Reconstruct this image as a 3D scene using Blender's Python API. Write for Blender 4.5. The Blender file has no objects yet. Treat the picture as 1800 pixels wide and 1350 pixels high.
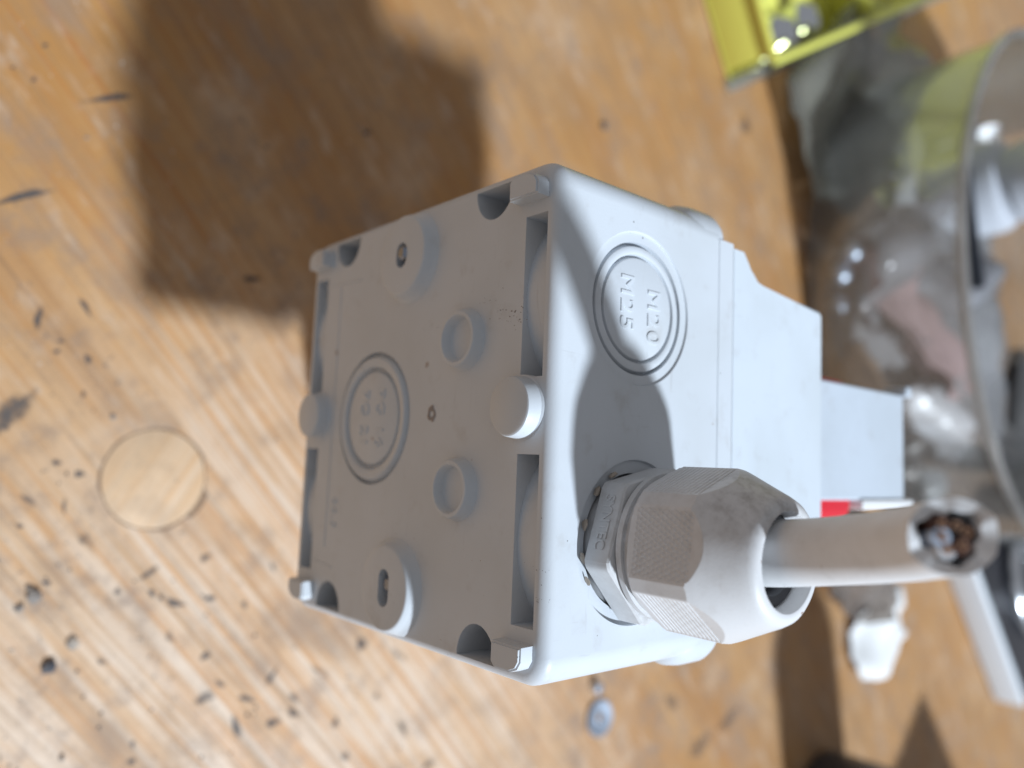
import bpy, bmesh, math, random
from mathutils import Vector, Matrix
random.seed(7)
SC = bpy.context.scene
COL = SC.collection
MM = 0.001

# ------------------------------------------------------------------ camera
# photograph is turned on its side: picture right is "up and away"
cam_d = bpy.data.cameras.new("camera")
cam = bpy.data.objects.new("camera", cam_d)
COL.objects.link(cam)
right = Vector((-0.04018, 0.75352, 0.65620)).normalized()
down = Vector((0.99418, 0.09584, -0.04918)).normalized()
fwd = Vector((-0.09994, 0.65040, -0.75299)).normalized()
rot = Matrix((right, -down, -fwd)).transposed().to_4x4()
cam.matrix_world = Matrix.Translation((0.008458, -0.092497, 0.280272)) @ rot
cam_d.sensor_width = 36.0
cam_d.lens = 36.0 * 1384.64 / 1800.0
cam_d.clip_start = 0.005
cam_d.clip_end = 50.0
cam_d.dof.use_dof = True
cam_d.dof.focus_distance = 0.136
cam_d.dof.aperture_fstop = 9.4
SC.camera = cam

# ------------------------------------------------------------------ world, sun, exposure
world = bpy.data.worlds.new("World")
SC.world = world
world.use_nodes = True
bg = world.node_tree.nodes["Background"]
bg.inputs[0].default_value = (0.92, 0.94, 1.0, 1)
bg.inputs[1].default_value = 0.30
sun_d = bpy.data.lights.new("sun", 'SUN')
sun_d.energy = 5.0
sun_d.angle = math.radians(4.3)
sun_d.color = (0.82, 0.93, 1.05)
sun = bpy.data.objects.new("sun", sun_d)
COL.objects.link(sun)
SUN = Vector((0.90, 0.17, 1.0)).normalized()
sun.rotation_euler = SUN.to_track_quat('Z', 'Y').to_euler()
sun.location = SUN * 2
SC.view_settings.view_transform = 'Standard'
SC.view_settings.look = 'None'
SC.view_settings.exposure = 0.0
SC.view_settings.gamma = 1.0
SC.view_settings.use_curve_mapping = False

# ------------------------------------------------------------------ helpers
def tag(o, label=None, cat=None, group=None, kind=None):
    if label: o["label"] = label
    if cat: o["category"] = cat
    if group: o["group"] = group
    if kind: o["kind"] = kind
    return o

def empty(name, loc):
    o = bpy.data.objects.new(name, None)
    o.empty_display_size = 0.01
    o.location = loc
    COL.objects.link(o)
    return o

def finish(bm, name, mat, parent=None, smooth=True, angle=32, wn=False, recalc=True, loc=None):
    if recalc:
        bmesh.ops.recalc_face_normals(bm, faces=bm.faces[:])
    me = bpy.data.meshes.new(name)
    bm.to_mesh(me)
    bm.free()
    return link_mesh(me, name, mat, parent, smooth, angle, wn, loc)

def link_mesh(me, name, mat, parent=None, smooth=True, angle=32, wn=False, loc=None):
    me.materials.clear()
    me.materials.append(mat)
    for p in me.polygons:
        p.use_smooth = smooth
        p.material_index = 0
    if smooth:
        me.set_sharp_from_angle(angle=math.radians(angle))
    o = bpy.data.objects.new(name, me)
    COL.objects.link(o)
    if parent is not None:
        o.parent = parent
    if loc is not None:
        o.location = loc
    if wn:
        m = o.modifiers.new("wn", 'WEIGHTED_NORMAL')
        m.keep_sharp = True
    return o

def L(u, d, v):            # enclosure coordinates in mm -> local metres (origin at the middle of the bottom rear edge)
    return Vector((u * MM, d * MM, (v + 46.0) * MM))

def box_bm(bm, u0, u1, d0, d1, v0, v1, bev=0.0, seg=3, f=L):
    r = bmesh.ops.create_cube(bm, size=1.0)
    vs = r['verts']
    for vtx in vs:
        c = vtx.co
        vtx.co = f(u0 + (u1 - u0) * (c.x + .5), d0 + (d1 - d0) * (c.y + .5), v0 + (v1 - v0) * (c.z + .5))
    if bev > 0:
        es = list({e for vtx in vs for e in vtx.link_edges})
        bmesh.ops.bevel(bm, geom=es, offset=bev * MM, segments=seg, profile=0.5, affect='EDGES')
    return bm

def lathe(bm, prof, frame, n=64, closed=False):
    """prof: list of (r, h) in mm, frame(x, y, h) -> local vector"""
    rings = []
    for r, h in prof:
        if r < 1e-6:
            rings.append([bm.verts.new(frame(0, 0, h))])
        else:
            rings.append([bm.verts.new(frame(r * math.cos(2 * math.pi * i / n), r * math.sin(2 * math.pi * i / n), h)) for i in range(n)])
    pairs = list(zip(rings, rings[1:]))
    if closed:
        pairs.append((rings[-1], rings[0]))
    for a, b in pairs:
        for i in range(n):
            j = (i + 1) % n
            if len(a) == 1 and len(b) == 1: continue
            if len(a) == 1: bm.faces.new((a[0], b[i], b[j]))
            elif len(b) == 1: bm.faces.new((a[i], a[j], b[0]))
            else: bm.faces.new((a[i], a[j], b[j], b[i]))
    return bm

def f_back(u0, v0):        # h outwards from the back face
    return lambda x, y, h: L(u0 + x, -h, v0 + y)

def f_side(u0, d0, v0=46.0):
    return lambda x, y, h: L(u0 + x, d0 + y, v0 + h)

def prism(bm, poly, frame, h0, h1):
    a = [bm.verts.new(frame(x, y, h0)) for x, y in poly]
    b = [bm.verts.new(frame(x, y, h1)) for x, y in poly]
    n = len(poly)
    for i in range(n):
        j = (i + 1) % n
        bm.faces.new((a[i], a[j], b[j], b[i]))
    bm.faces.new(a[::-1])
    bm.faces.new(b)
    return bm

def text_mesh(s, size, depth, place, name, mat, parent, spacing=1.0, bevel=0.04):
    cu = bpy.data.curves.new(name, 'FONT')
    cu.body = s
    cu.size = size * MM
    cu.extrude = depth * MM
    cu.bevel_depth = bevel * MM
    cu.bevel_resolution = 1
    cu.resolution_u = 5
    cu.align_x = 'CENTER'
    cu.align_y = 'CENTER'
    cu.space_character = spacing
    o = bpy.data.objects.new(name, cu)
    COL.objects.link(o)
    dg = bpy.context.evaluated_depsgraph_get()
    me = bpy.data.meshes.new_from_object(o.evaluated_get(dg))
    bpy.data.objects.remove(o)
    for vtx in me.vertices:
        vtx.co = place(vtx.co.x / MM, vtx.co.y / MM, vtx.co.z / MM)
    me.name = name
    return link_mesh(me, name, mat, parent, True, 40)

def boolean(me_a, me_b, op='DIFFERENCE'):
    a = bpy.data.objects.new("tmp_a", me_a); b = bpy.data.objects.new("tmp_b", me_b)
    COL.objects.link(a); COL.objects.link(b)
    m = a.modifiers.new("b", 'BOOLEAN')
    m.operation = op; m.solver = 'EXACT'; m.object = b; m.use_self = True
    dg = bpy.context.evaluated_depsgraph_get()
    me = bpy.data.meshes.new_from_object(a.evaluated_get(dg))
    bpy.data.objects.remove(a); bpy.data.objects.remove(b)
    return me

def bm_mesh(bm, name="m"):
    bmesh.ops.recalc_face_normals(bm, faces=bm.faces[:])
    me = bpy.data.meshes.new(name); bm.to_mesh(me); bm.free()
    return me

# ------------------------------------------------------------------ material helpers
class NT:
    def __init__(self, name):
        self.m = bpy.data.materials.new(name)
        self.m.use_nodes = True
        self.t = self.m.node_tree
        self.t.nodes.clear()
        self.out = self.t.nodes.new('ShaderNodeOutputMaterial')
    def n(self, typ, **kw):
        nd = self.t.nodes.new(typ)
        for k, v in kw.items():
            if k.startswith('i_'):
                key = k[2:]
                key = int(key) if key.isdigit() else key.replace('_', ' ')
                self.set(nd.inputs[key], v)
            else:
                setattr(nd, k, v)
        return nd
    def set(self, sock, v):
        if hasattr(v, 'is_output') or isinstance(v, bpy.types.NodeSocket):
            self.t.links.new(v, sock)
        else:
            sock.default_value = v
    def math(self, op, a, b=0.0, c=None, clamp=False):
        nd = self.t.nodes.new('ShaderNodeMath'); nd.operation = op; nd.use_clamp = clamp
        self.set(nd.inputs[0], a); self.set(nd.inputs[1], b)
        if c is not None: self.set(nd.inputs[2], c)
        return nd.outputs[0]
    def ramp(self, fac, p0, p1, lo=0.0, hi=1.0):
        nd = self.t.nodes.new('ShaderNodeMapRange'); nd.interpolation_type = 'SMOOTHSTEP'
        self.set(nd.inputs[0], fac)
        nd.inputs[1].default_value = p0; nd.inputs[2].default_value = p1
        nd.inputs[3].default_value = lo; nd.inputs[4].default_value = hi
        return nd.outputs[0]
    def mix(self, fac, a, b, blend='MIX'):
        nd = self.t.nodes.new('ShaderNodeMix'); nd.data_type = 'RGBA'; nd.blend_type = blend
        self.set(nd.inputs[0], fac); self.set(nd.inputs[6], a); self.set(nd.inputs[7], b)
        return nd.outputs[2]
    def noise(self, vec, scale, detail=2.0, rough=0.5, dist=0.0):
        nd = self.t.nodes.new('ShaderNodeTexNoise')
        self.t.links.new(vec, nd.inputs['Vector'])
        nd.inputs['Scale'].default_value = scale; nd.inputs['Detail'].default_value = detail
        nd.inputs['Roughness'].default_value = rough; nd.inputs['Distortion'].default_value = dist
        return nd.outputs[0]
    def coords(self, scale=(1, 1, 1), rot=(0, 0, 0), loc=(0, 0, 0)):
        tc = self.t.nodes.new('ShaderNodeTexCoord')
        mp = self.t.nodes.new('ShaderNodeMapping')
        self.t.links.new(tc.outputs['Object'], mp.inputs[0])
        mp.inputs['Location'].default_value = loc
        mp.inputs['Rotation'].default_value = rot
        mp.inputs['Scale'].default_value = scale
        return mp.outputs[0]
    def bsdf(self, color, rough=0.5, normal=None, **kw):
        p = self.t.nodes.new('ShaderNodeBsdfPrincipled')
        self.set(p.inputs['Base Color'], color); self.set(p.inputs['Roughness'], rough)
        for k, v in kw.items():
            self.set(p.inputs[k.replace('_', ' ')], v)
        if normal is not None: self.t.links.new(normal, p.inputs['Normal'])
        self.t.links.new(p.outputs[0], self.out.inputs[0])
        return p
    def bump(self, h, strength=0.3, dist=0.0005, normal=None):
        nd = self.t.nodes.new('ShaderNodeBump')
        self.t.links.new(h, nd.inputs['Height'])
        nd.inputs['Strength'].default_value = strength; nd.inputs['Distance'].default_value = dist
        if normal is not None: self.t.links.new(normal, nd.inputs['Normal'])
        return nd.outputs[0]

def simple(name, col, rough=0.5, **kw):
    t = NT(name); t.bsdf((*col, 1), rough, **kw); return t.m

def plastic(name, col, rough=0.42, specks=1.0, dirt=0.0, rust=0.5, dirtpos=None):
    t = NT(name)
    c = t.coords()
    big = t.noise(c, 45, 3)
    base = t.mix(t.ramp(big, .3, .75), (*col, 1), (col[0] * .93, col[1] * .925, col[2] * .91, 1))
    # fine black specks
    vo = t.n('ShaderNodeTexVoronoi', feature='F1'); t.t.links.new(c, vo.inputs['Vector']); vo.inputs['Scale'].default_value = 420
    sep = t.n('ShaderNodeSeparateColor'); t.t.links.new(vo.outputs['Color'], sep.inputs[0])
    sz = t.math('MULTIPLY', t.ramp(sep.outputs[0], .80, 1.0), .17)
    clump = t.ramp(t.noise(c, 60, 2), .42, .7)
    speck = t.math('MULTIPLY', t.math('LESS_THAN', vo.outputs['Distance'], t.math('MULTIPLY', sz, clump)), .75 * specks)
    col2 = t.mix(speck, base, (.07, .06, .055, 1))
    # rusty crumbs
    vo2 = t.n('ShaderNodeTexVoronoi', feature='F1'); c2 = t.coords(loc=(.013, .007, .021)); t.t.links.new(c2, vo2.inputs['Vector']); vo2.inputs['Scale'].default_value = 150
    sep2 = t.n('ShaderNodeSeparateColor'); t.t.links.new(vo2.outputs['Color'], sep2.inputs[0])
    nz = t.noise(c, 900, 3, .7)
    d2 = t.math('ADD', vo2.outputs['Distance'], t.math('MULTIPLY', t.math('SUBTRACT', nz, .5), .22))
    r2 = t.math('MULTIPLY', t.ramp(sep2.outputs[1], .90, 1.0), .11)
    rs = t.math('MULTIPLY', t.math('LESS_THAN', d2, r2), rust)
    col3 = t.mix(rs, col2, (.22, .10, .04, 1))
    # faint grime
    g = t.math('MULTIPLY', t.ramp(t.noise(c, 130, 5, .65), .54, .78), .24)
    col4 = t.mix(g, col3, (.30, .25, .20, 1))
    if dirt > 0:
        dn = t.ramp(t.noise(c, 260, 7, .75), .38, .66)
        if dirtpos:
            geo = t.n('ShaderNodeTexCoord')
            dist = t.n('ShaderNodeVectorMath', operation='DISTANCE')
            t.t.links.new(geo.outputs['Object'], dist.inputs[0]); dist.inputs[1].default_value = dirtpos[0]
            dn = t.math('MULTIPLY', dn, t.ramp(dist.outputs['Value'], dirtpos[1], dirtpos[2], 1, 0))
        col4 = t.mix(t.math('MULTIPLY', dn, dirt), col4, (.10, .075, .055, 1))
    cs = t.coords(scale=(90, 900, 1500), rot=(.3, .5, .9))
    scr = t.ramp(t.noise(cs, 1.0, 2), .66, .72)
    cs2 = t.coords(scale=(1300, 120, 700), rot=(.9, .2, .4))
    scr2 = t.ramp(t.noise(cs2, 1.0, 2), .67, .73)
    scm = t.math('MULTIPLY', t.math('ADD', scr, scr2, clamp=True), t.ramp(t.noise(c, 55, 2), .46, .66))
    col4 = t.mix(t.math('MULTIPLY', scm, .16), col4, (.28, .25, .23, 1))
    b1 = t.bump(t.noise(c, 1900, 3, .6), .22, .0001)
    b2 = t.bump(t.noise(c, 90, 2), .06, .001, b1)
    rg = t.math('ADD', rough - .12, t.math('MULTIPLY', t.noise(c, 110, 5, .65), .28))
    t.bsdf(col4, rg, b2, Specular_IOR_Level=.4, Subsurface_Weight=0.0)
    return t.m

M = {}
GREY = (.595, .63, .67)
M['plastic'] = plastic('light_grey_plastic', GREY)
M['plastic_lid'] = plastic('light_grey_lid_plastic', (.595, .645, .695), .5, .35, rust=.1)
M['plastic_gland'] = plastic('gland_plastic', (.66, .66, .67), 0.40, .8, .42, .9, ((.0125, .0185, .1185), .003, .012))
M['plastic_collar'] = plastic('collar_plastic', (.62, .625, .635), .42, .8, .12)
M['plastic_grip'] = plastic('grip_plastic', (.52, .57, .63), .5, .1, rust=0)
M['sheath'] = plastic('cable_sheath', (.74, .745, .755), .55, .6, .05, 1.6)
M['red'] = simple('red_plastic', (.62, .015, .03), .4)
M['steel'] = simple('screw_steel', (.30, .34, .42), .38, Metallic=1.0)
M['chrome'] = simple('chrome', (.75, .78, .82), .15, Metallic=1.0)
M['zinc'] = simple('zinc', (.60, .68, .80), .42, Metallic=1.0)
M['copper'] = simple('copper', (.62, .38, .25), .38, Metallic=1.0)
M['brown_core'] = simple('brown_insulation', (.07, .03, .02), .5)
M['blue_core'] = simple('blue_insulation', (.40, .47, .58), .4)
M['black_core'] = simple('black_insulation', (.025, .022, .022), .5)
M['white_core'] = simple('white_filler', (.55, .56, .58), .7)
M['rubber'] = simple('seal_rubber', (.05, .05, .055), .6)
M['scuff'] = simple('scuff', (.19, .175, .165), .7)
M['rust_spot'] = simple('rust_spot', (.24, .11, .035), .8)

def wood_material(name, plug=False):
    t = NT(name)
    ang = math.radians(40.5)
    base = t.coords(rot=(0, 0, -ang + (math.radians(70) if plug else 0)))
    def sc(s, loc=(0, 0, 0)):
        mp = t.n('ShaderNodeMapping'); t.t.links.new(base, mp.inputs[0]); mp.inputs['Scale'].default_value = s; mp.inputs['Location'].default_value = loc
        return mp.outputs[0]
    plain = t.coords()
    warp = t.noise(sc((4, 18, 1)), 1.0, 2)
    addv = t.n('ShaderNodeVectorMath', operation='MULTIPLY_ADD')
    # growth lines across the grain
    wv = sc((1.3, 190, 1))
    cmb = t.n('ShaderNodeCombineXYZ'); t.set(cmb.inputs[1], t.math('MULTIPLY', warp, 2.6))
    va = t.n('ShaderNodeVectorMath', operation='ADD'); t.t.links.new(wv, va.inputs[0]); t.t.links.new(cmb.outputs[0], va.inputs[1])
    lines = t.noise(va.outputs[0], 1.6, 3, .55)
    fib = t.noise(sc((14, 520, 1)), 1.0, 3, .6)
    fib2 = t.noise(sc((5, 190, 1), (3, 1, 0)), 1.0, 3, .6)
    blot = t.noise(plain, 11, 4, .6)
    blot2 = t.noise(sc((16, 34, 1)), 1.0, 4, .6)
    fine = t.noise(plain, 260, 4, .7)
    gold = (.455, .225, .068, 1); pale = (.490, .285, .130, 1); orange = (.400, .150, .032, 1); white = (.660, .520, .400, 1); grey = (.27, .195, .145, 1)
    c = t.mix(t.ramp(blot, .38, .62), gold, pale)
    broad = t.noise(sc((2.2, 26, 1), (5, 3, 0)), 1.0, 3, .6)
    c = t.mix(t.math('MULTIPLY', t.ramp(broad, .42, .66), .6), c, (.36, .165, .05, 1))
    c = t.mix(t.math('MULTIPLY', t.ramp(lines, .52, .66), t.ramp(blot, .36, .6, .85, .3)), c, orange)
    # a scrubbed, paler area in front, where the surface is worn
    dist = t.n('ShaderNodeVectorMath', operation='DISTANCE')
    tc = t.n('ShaderNodeTexCoord'); t.t.links.new(tc.outputs['Object'], dist.inputs[0]); dist.inputs[1].default_value = (.125, .05, 0)
    worn = t.ramp(t.math('ADD', dist.outputs['Value'], t.math('MULTIPLY', t.math('SUBTRACT', blot, .5), .20)), .075, .225, 1, 0)
    wornm = t.math('MULTIPLY', worn, t.ramp(t.math('ADD', t.math('MULTIPLY', lines, .6), t.math('MULTIPLY', blot2, .4)), .58, .42, .15, 1))
    c = t.mix(t.math('MULTIPLY', worn, .45), c, (.66, .425, .24, 1))
    c = t.mix(t.math('MULTIPLY', wornm, .9), c, white)
    fl = t.noise(sc((2.0, 260, 1), (1, 9, 0)), 1.0, 3, .6)
    c = t.mix(t.math('MULTIPLY', t.math('MULTIPLY', t.ramp(fl, .50, .64), worn), .75), c, (.52, .25, .085, 1))
    fl2 = t.noise(sc((3.0, 420, 1), (4, 2, 0)), 1.0, 3, .6)
    c = t.mix(t.math('MULTIPLY', t.ramp(fl2, .56, .70), .55), c, (.24, .135, .07, 1))
    # grey handling grime in drifts along the grain
    gr = t.math('MULTIPLY', t.ramp(blot2, .50, .72), .70)
    c = t.mix(gr, c, grey)
    mot = t.noise(plain, 48, 6, .70)
    c = t.mix(t.math('MULTIPLY', t.ramp(mot, .47, .68), t.ramp(blot, .30, .60, .30, .75)), c, (.27, .19, .14, 1))
    c = t.mix(t.math('MULTIPLY', t.ramp(t.noise(plain, 20, 5, .65), .52, .70), .5), c, (.58, .42, .29, 1))
    c = t.mix(t.math('MULTIPLY', t.ramp(t.noise(sc((30, 95, 1), (7, 2, 0)), 1.0, 4, .65), .55, .72), .5), c, (.60, .47, .36, 1))
    back_ = t.ramp(t.math('ADD', dist.outputs['Value'], t.math('MULTIPLY', t.math('SUBTRACT', blot, .5), .12)), .17, .34)
    c = t.mix(t.math('MULTIPLY', back_, t.ramp(blot2, .3, .6, .65, .2)), c, (.33, .185, .085, 1))
    c = t.mix(t.math('MULTIPLY', t.ramp(fib, .50, .70), .35), c, (.27, .165, .09, 1))
    c = t.mix(t.math('MULTIPLY', t.ramp(fib2, .56, .72), .30), c, (.30, .20, .12, 1))
    c = t.mix(t.math('MULTIPLY', t.math('MULTIPLY', t.ramp(fine, .60, .70), t.ramp(blot, .40, .6)), .7), c, (.09, .085, .085, 1))
    c = t.mix(t.math('MULTIPLY', t.ramp(t.noise(plain, 330, 3, .6), .68, .76), .7), c, (.70, .66, .62, 1))
    hgt = t.math('ADD', t.math('MULTIPLY', lines, .6), t.math('ADD', t.math('MULTIPLY', fib, .35), t.math('MULTIPLY', fine, .25)))
    bmp = t.bump(hgt, .45, .0012)
    if plug:
        c = t.mix(.5, c, (.66, .46, .28, 1))
    t.bsdf(c, t.ramp(blot2, .3, .7, .42, .62), bmp, Specular_IOR_Level=.35)
    return t.m

M['wood'] = wood_material('workbench_wood')
M['plug'] = wood_material('plug_wood', True)

def stain_material():
    t = NT('stain')
    c = t.coords()
    nz = t.noise(c, 300, 4, .65)
    oi = t.n('ShaderNodeObjectInfo')
    att = t.n('ShaderNodeAttribute', attribute_name='dens')
    fac = t.math('MULTIPLY', t.ramp(t.math('ADD', nz, t.math('MULTIPLY', t.math('SUBTRACT', att.outputs['Fac'], .5), .75)), .28, .95), .74)
    tr = t.n('ShaderNodeBsdfTransparent')
    p = t.n('ShaderNodeBsdfPrincipled'); p.inputs['Base Color'].default_value = (.075, .075, .08, 1); p.inputs['Roughness'].default_value = .7
    mx = t.n('ShaderNodeMixShader')
    t.t.links.new(fac, mx.inputs[0]); t.t.links.new(tr.outputs[0], mx.inputs[1]); t.t.links.new(p.outputs[0], mx.inputs[2])
    t.t.links.new(mx.outputs[0], t.out.inputs[0])
    return t.m
M['stain'] = stain_material()

# ------------------------------------------------------------------ the workbench
bm = bmesh.new()
box_bm(bm, -1500, 1000, -500, 2100, -40, 0, 1.5, 2, f=lambda x, y, z: Vector((x * MM, y * MM, z * MM)))
bench = finish(bm, "workbench_top", M['wood'])
tag(bench, "worn wooden workbench top with knots, scratches and dark spots", None, None, "structure")

W3 = lambda x, y, z: Vector((x * MM, y * MM, z * MM))
# round knot plug
bm = bmesh.new()
lathe(bm, [(16.6, -2), (16.6, .05), (16.2, .16), (0, .18)], lambda x, y, h: W3(18.6 + x, -7.5 + y, h), 64)
finish(bm, "wood_plug", M['plug'], bench)
bm = bmesh.new()
n = 96; a = []; b = []
rr = random.Random(3)
for i in range(n):
    th = 2 * math.pi * i / n
    wid = .35 + .55 * math.sin(th * 2 + 1) * math.sin(th * 5) + (1.5 if abs((th - 1.05)) < .28 else 0)
    a.append(bm.verts.new(W3(18.6 + 16.5 * math.cos(th), -7.5 + 16.5 * math.sin(th), .06)))
    b.append(bm.verts.new(W3(18.6 + (16.9 + max(.15, wid)) * math.cos(th), -7.5 + (16.9 + max(.15, wid)) * math.sin(th), .05)))
for i in range(n):
    j = (i + 1) % n
    bm.faces.new((a[i], b[i], b[j], a[j]))
finish(bm, "plug_joint", simple('joint_dirt', (.22, .14, .085), .8), bench)

STAINS = [(-107.0, -31.7, -4.8, 9.3, 1.3, 0.3, 1), (-67.6, -53.6, -4.7, 7.9, 1.5, 0.5, 1.2), (-0.8, -50.6, -8.9, 5.8, 3.2, 3.6, 0.7), (-30.3, -46.1, 3.9, -0.2, -0.1, -1.4, 1), (-36.0, -33.3, 3.3, 2.2, 0.8, -0.9, 1), (-20.7, -40.1, 0.3, 1.2, 0.9, -0.2, 1), (-19.3, -31.1, 2.1, 1.3, 0.8, -0.9, 1), (-24.1, -39.2, 0.3, 1.1, 0.8, -0.2, 1), (-8.0, -31.5, 1.5, 0.1, 0.1, -1.0, 0.8), (14.0, -37.1, 0.6, 1.7, 1.2, -0.3, 0.9), (17.4, -30.4, 0.7, 1.9, 1.4, -0.3, 1), (27.6, -33.9, 3.5, 0.0, -0.1, -0.8, 0.7), (33.5, -45.4, 0.7, 1.1, 0.9, -0.4, 1), (51.0, -36.6, 0.1, 1.4, 1.2, 0.1, 1), (58.1, -43.9, 1.5, 1.2, 0.7, -0.7, 1), (56.5, -5.4, 1.9, 1.4, 0.6, -0.9, 1), (60.3, 2.5, 1.5, 3.5, 1.6, -0.5, 1), (59.7, 14.4, 0.6, 2.6, 1.3, -0.1, 1), (49.7, -6.6, -2.5, 3.5, 1.1, 0.8, 0.8), (55.1, -16.0, 1.6, 0.1, -0.1, -1.2, 0.9), (79.2, 14.3, -1.7, 1.5, 1.2, 1.3, 1), (89.5, 20.1, 1.6, 2.1, 1.0, -0.7, 0.9), (89.8, 39.0, -3.5, 1.9, 0.7, 1.2, 0.9), (96.1, 30.0, 1.4, 4.5, 1.3, -0.2, 0.9), (105.1, 27.0, 6.0, 2.1, 0.1, -1.6, 1), (93.5, 15.1, -0.9, 4.6, 2.7, 1.1, 0.55), (98.8, 48.6, 2.9, 2.6, 0.6, -1.0, 0.8), (104.1, 48.5, 3.0, 3.0, 0.9, -1.2, 0.9), (106.2, 40.9, -1.2, 3.2, 2.2, 1.4, 0.8), (110.8, 66.6, -2.4, 0.9, 0.8, 1.7, 0.9), (45.5, 11.7, -0.9, 2.9, 1.7, 0.7, 0.6), (62.9, 26.9, 1.7, 1.1, 0.6, -1.2, 0.8), (104.5, -7.4, 1.7, 0.4, -0.0, -1.0, 0.8), (109.9, -7.2, 0.3, 1.6, 1.3, 0.1, 1), (76.9, -18.8, 1.6, 2.3, 1.1, -0.6, 0.5), (50.2, 36.7, 3.4, 1.4, 0.3, -1.0, 0.6), (82.3, 76.0, 3.1, 0.2, -0.4, -3.4, 0.9), (118.5, 97.6, 6.0, 3.4, 0.3, -1.5, 0.7), (124.5, 71.8, 3.0, 0.2, -0.5, -2.5, 0.6), (103.6, 84.7, 2.6, 1.8, 0.6, -1.8, 0.4), (135.6, 111.7, -1.3, 5.0, 1.9, 1.3, 0.5), (-117.5, -51.7, -0.4, 1.0, 1.1, 0.1, 0.8), (-105.4, -53.8, -0.4, 1.0, 1.1, 0.1, 0.8), (-107.1, -59.6, -0.3, 0.7, 0.8, 0.1, 0.8), (-55.4, 20.7, -0.2, 4.1, 1.7, -0.1, 0.9), (-125.4, 64.6, -0.8, 2.4, 1.9, 0.1, 0.8), (-106.4, 22.6, -0.3, 1.1, 1.0, 0.1, 0.8), (156.0, 331.3, -6.6, 13.5, 4.4, 7.0, 0.3), (137.2, 275.9, 8.0, 4.6, 0.4, -7.1, 0.3), (88.5, 93.7, 5.3, 6.8, 1.5, -1.7, 0.25), (90.4, 58.0, 4.9, 5.9, 1.0, -1.0, 0.3), (71.5, 1.9, 3.5, 2.1, 0.8, -1.5, 0.4), (38.4, -27.0, 3.6, 4.1, 2.0, -1.4, 0.35), (25.8, -43.8, 2.8, 3.2, 0.9, -0.6, 0.5), (165.3, 303.1, -10.1, 12.3, 5.1, 9.7, 0.3), (-105.7, 351.2, 8.1, 10.2, 7.0, -14.0, 0.5), (-218.1, 342.5, 7.3, 5.9, 4.3, -8.0, 0.45)]
for k, (x, y, ex, ey, gx, gy, dk) in enumerate(STAINS):
    rs = random.Random(k)
    bm = bmesh.new()
    ly = bm.verts.layers.float.new('dens')
    z = .10 + .004 * (k % 20)
    nn = 18
    ctr = bm.verts.new(W3(0, 0, z))
    mid, rim = [], []
    ph = [rs.uniform(0, 6.28) for _ in range(4)]
    for i in range(nn):
        th = 2 * math.pi * i / nn
        r = 1 + .12 * math.sin(2 * th + ph[0]) + .14 * math.sin(3 * th + ph[1]) + .08 * math.sin(5 * th + ph[2])
        for lst, s in ((mid, .5), (rim, 1.45)):
            lst.append(bm.verts.new(W3((ex * math.cos(th) + gx * math.sin(th)) * r * s, (ey * math.cos(th) + gy * math.sin(th)) * r * s, z)))
    for i in range(nn):
        j = (i + 1) % nn
        bm.faces.new((ctr, mid[i], mid[j])); bm.faces.new((mid[i], rim[i], rim[j], mid[j]))
    ctr[ly] = min(1, .55 + .5 * dk)
    for vtx in mid: vtx[ly] = min(1, .35 + .55 * dk)
    for vtx in rim: vtx[ly] = -.45
    finish(bm, "stain", M['stain'], bench, loc=(x * MM, y * MM, 0))

# crumbs and chips too small to count
bm = bmesh.new()
rc = random.Random(21)
CR = [(54.6, -39.8, 2.3), (70.0, -28.0, 1.8), (76.4, -34.0, 2.0), (104.7, -28.0, 1.5), (52, -41.5, 1.2), (173.8 - 347.6, 206.9, 2.5), (58, -43, 1.3)]
for i in range(150):
    if rc.random() < .6: CR.append((rc.gauss(85, 38), rc.gauss(0, 38), rc.uniform(.25, .7)))
    else: CR.append((rc.uniform(-140, 160), rc.uniform(-65, 330), rc.uniform(.25, .8)))
for x, y, s in CR:
    r = bmesh.ops.create_icosphere(bm, subdivisions=1, radius=1)
    e = [rc.uniform(.6, 1.3) for _ in range(3)]
    for vtx in r['verts']:
        c = vtx.co * rc.uniform(.75, 1.2)
        vtx.co = W3(x + c.x * s * e[0], y + c.y * s * e[1], max(.02, s * .45 + c.z * s * .6 * e[2]))
tc_ = NT('crumbs'); cc = tc_.coords(); tc_.bsdf(tc_.mix(tc_.ramp(tc_.noise(cc, 40, 1), .42, .62), (.06, .06, .07, 1), (.50, .42, .34, 1)), .75)
crumbs = finish(bm, "bench_debris", tc_.m, None, False)
tag(crumbs, "fine dark grit and crumbs scattered over the bench", "grit", None, "stuff")

# unseen block added to prop the enclosure, lengthened to fill gaps in its shadow
bm = bmesh.new()
box_bm(bm, -42, 8, 50, 127, 0.2, 91.7, 1.0, 2, f=W3)
blk = finish(bm, "added_support", M['plug'])
tag(blk, "unseen wooden block added under the grey enclosure to prop it", None, None, "structure")

# ------------------------------------------------------------------ the switch enclosure
enc = empty("switch_enclosure", (0, 0, 0.092))
tag(enc, "light grey plastic switch enclosure with knockouts, cable gland and red handle collar", "enclosure")

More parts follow.
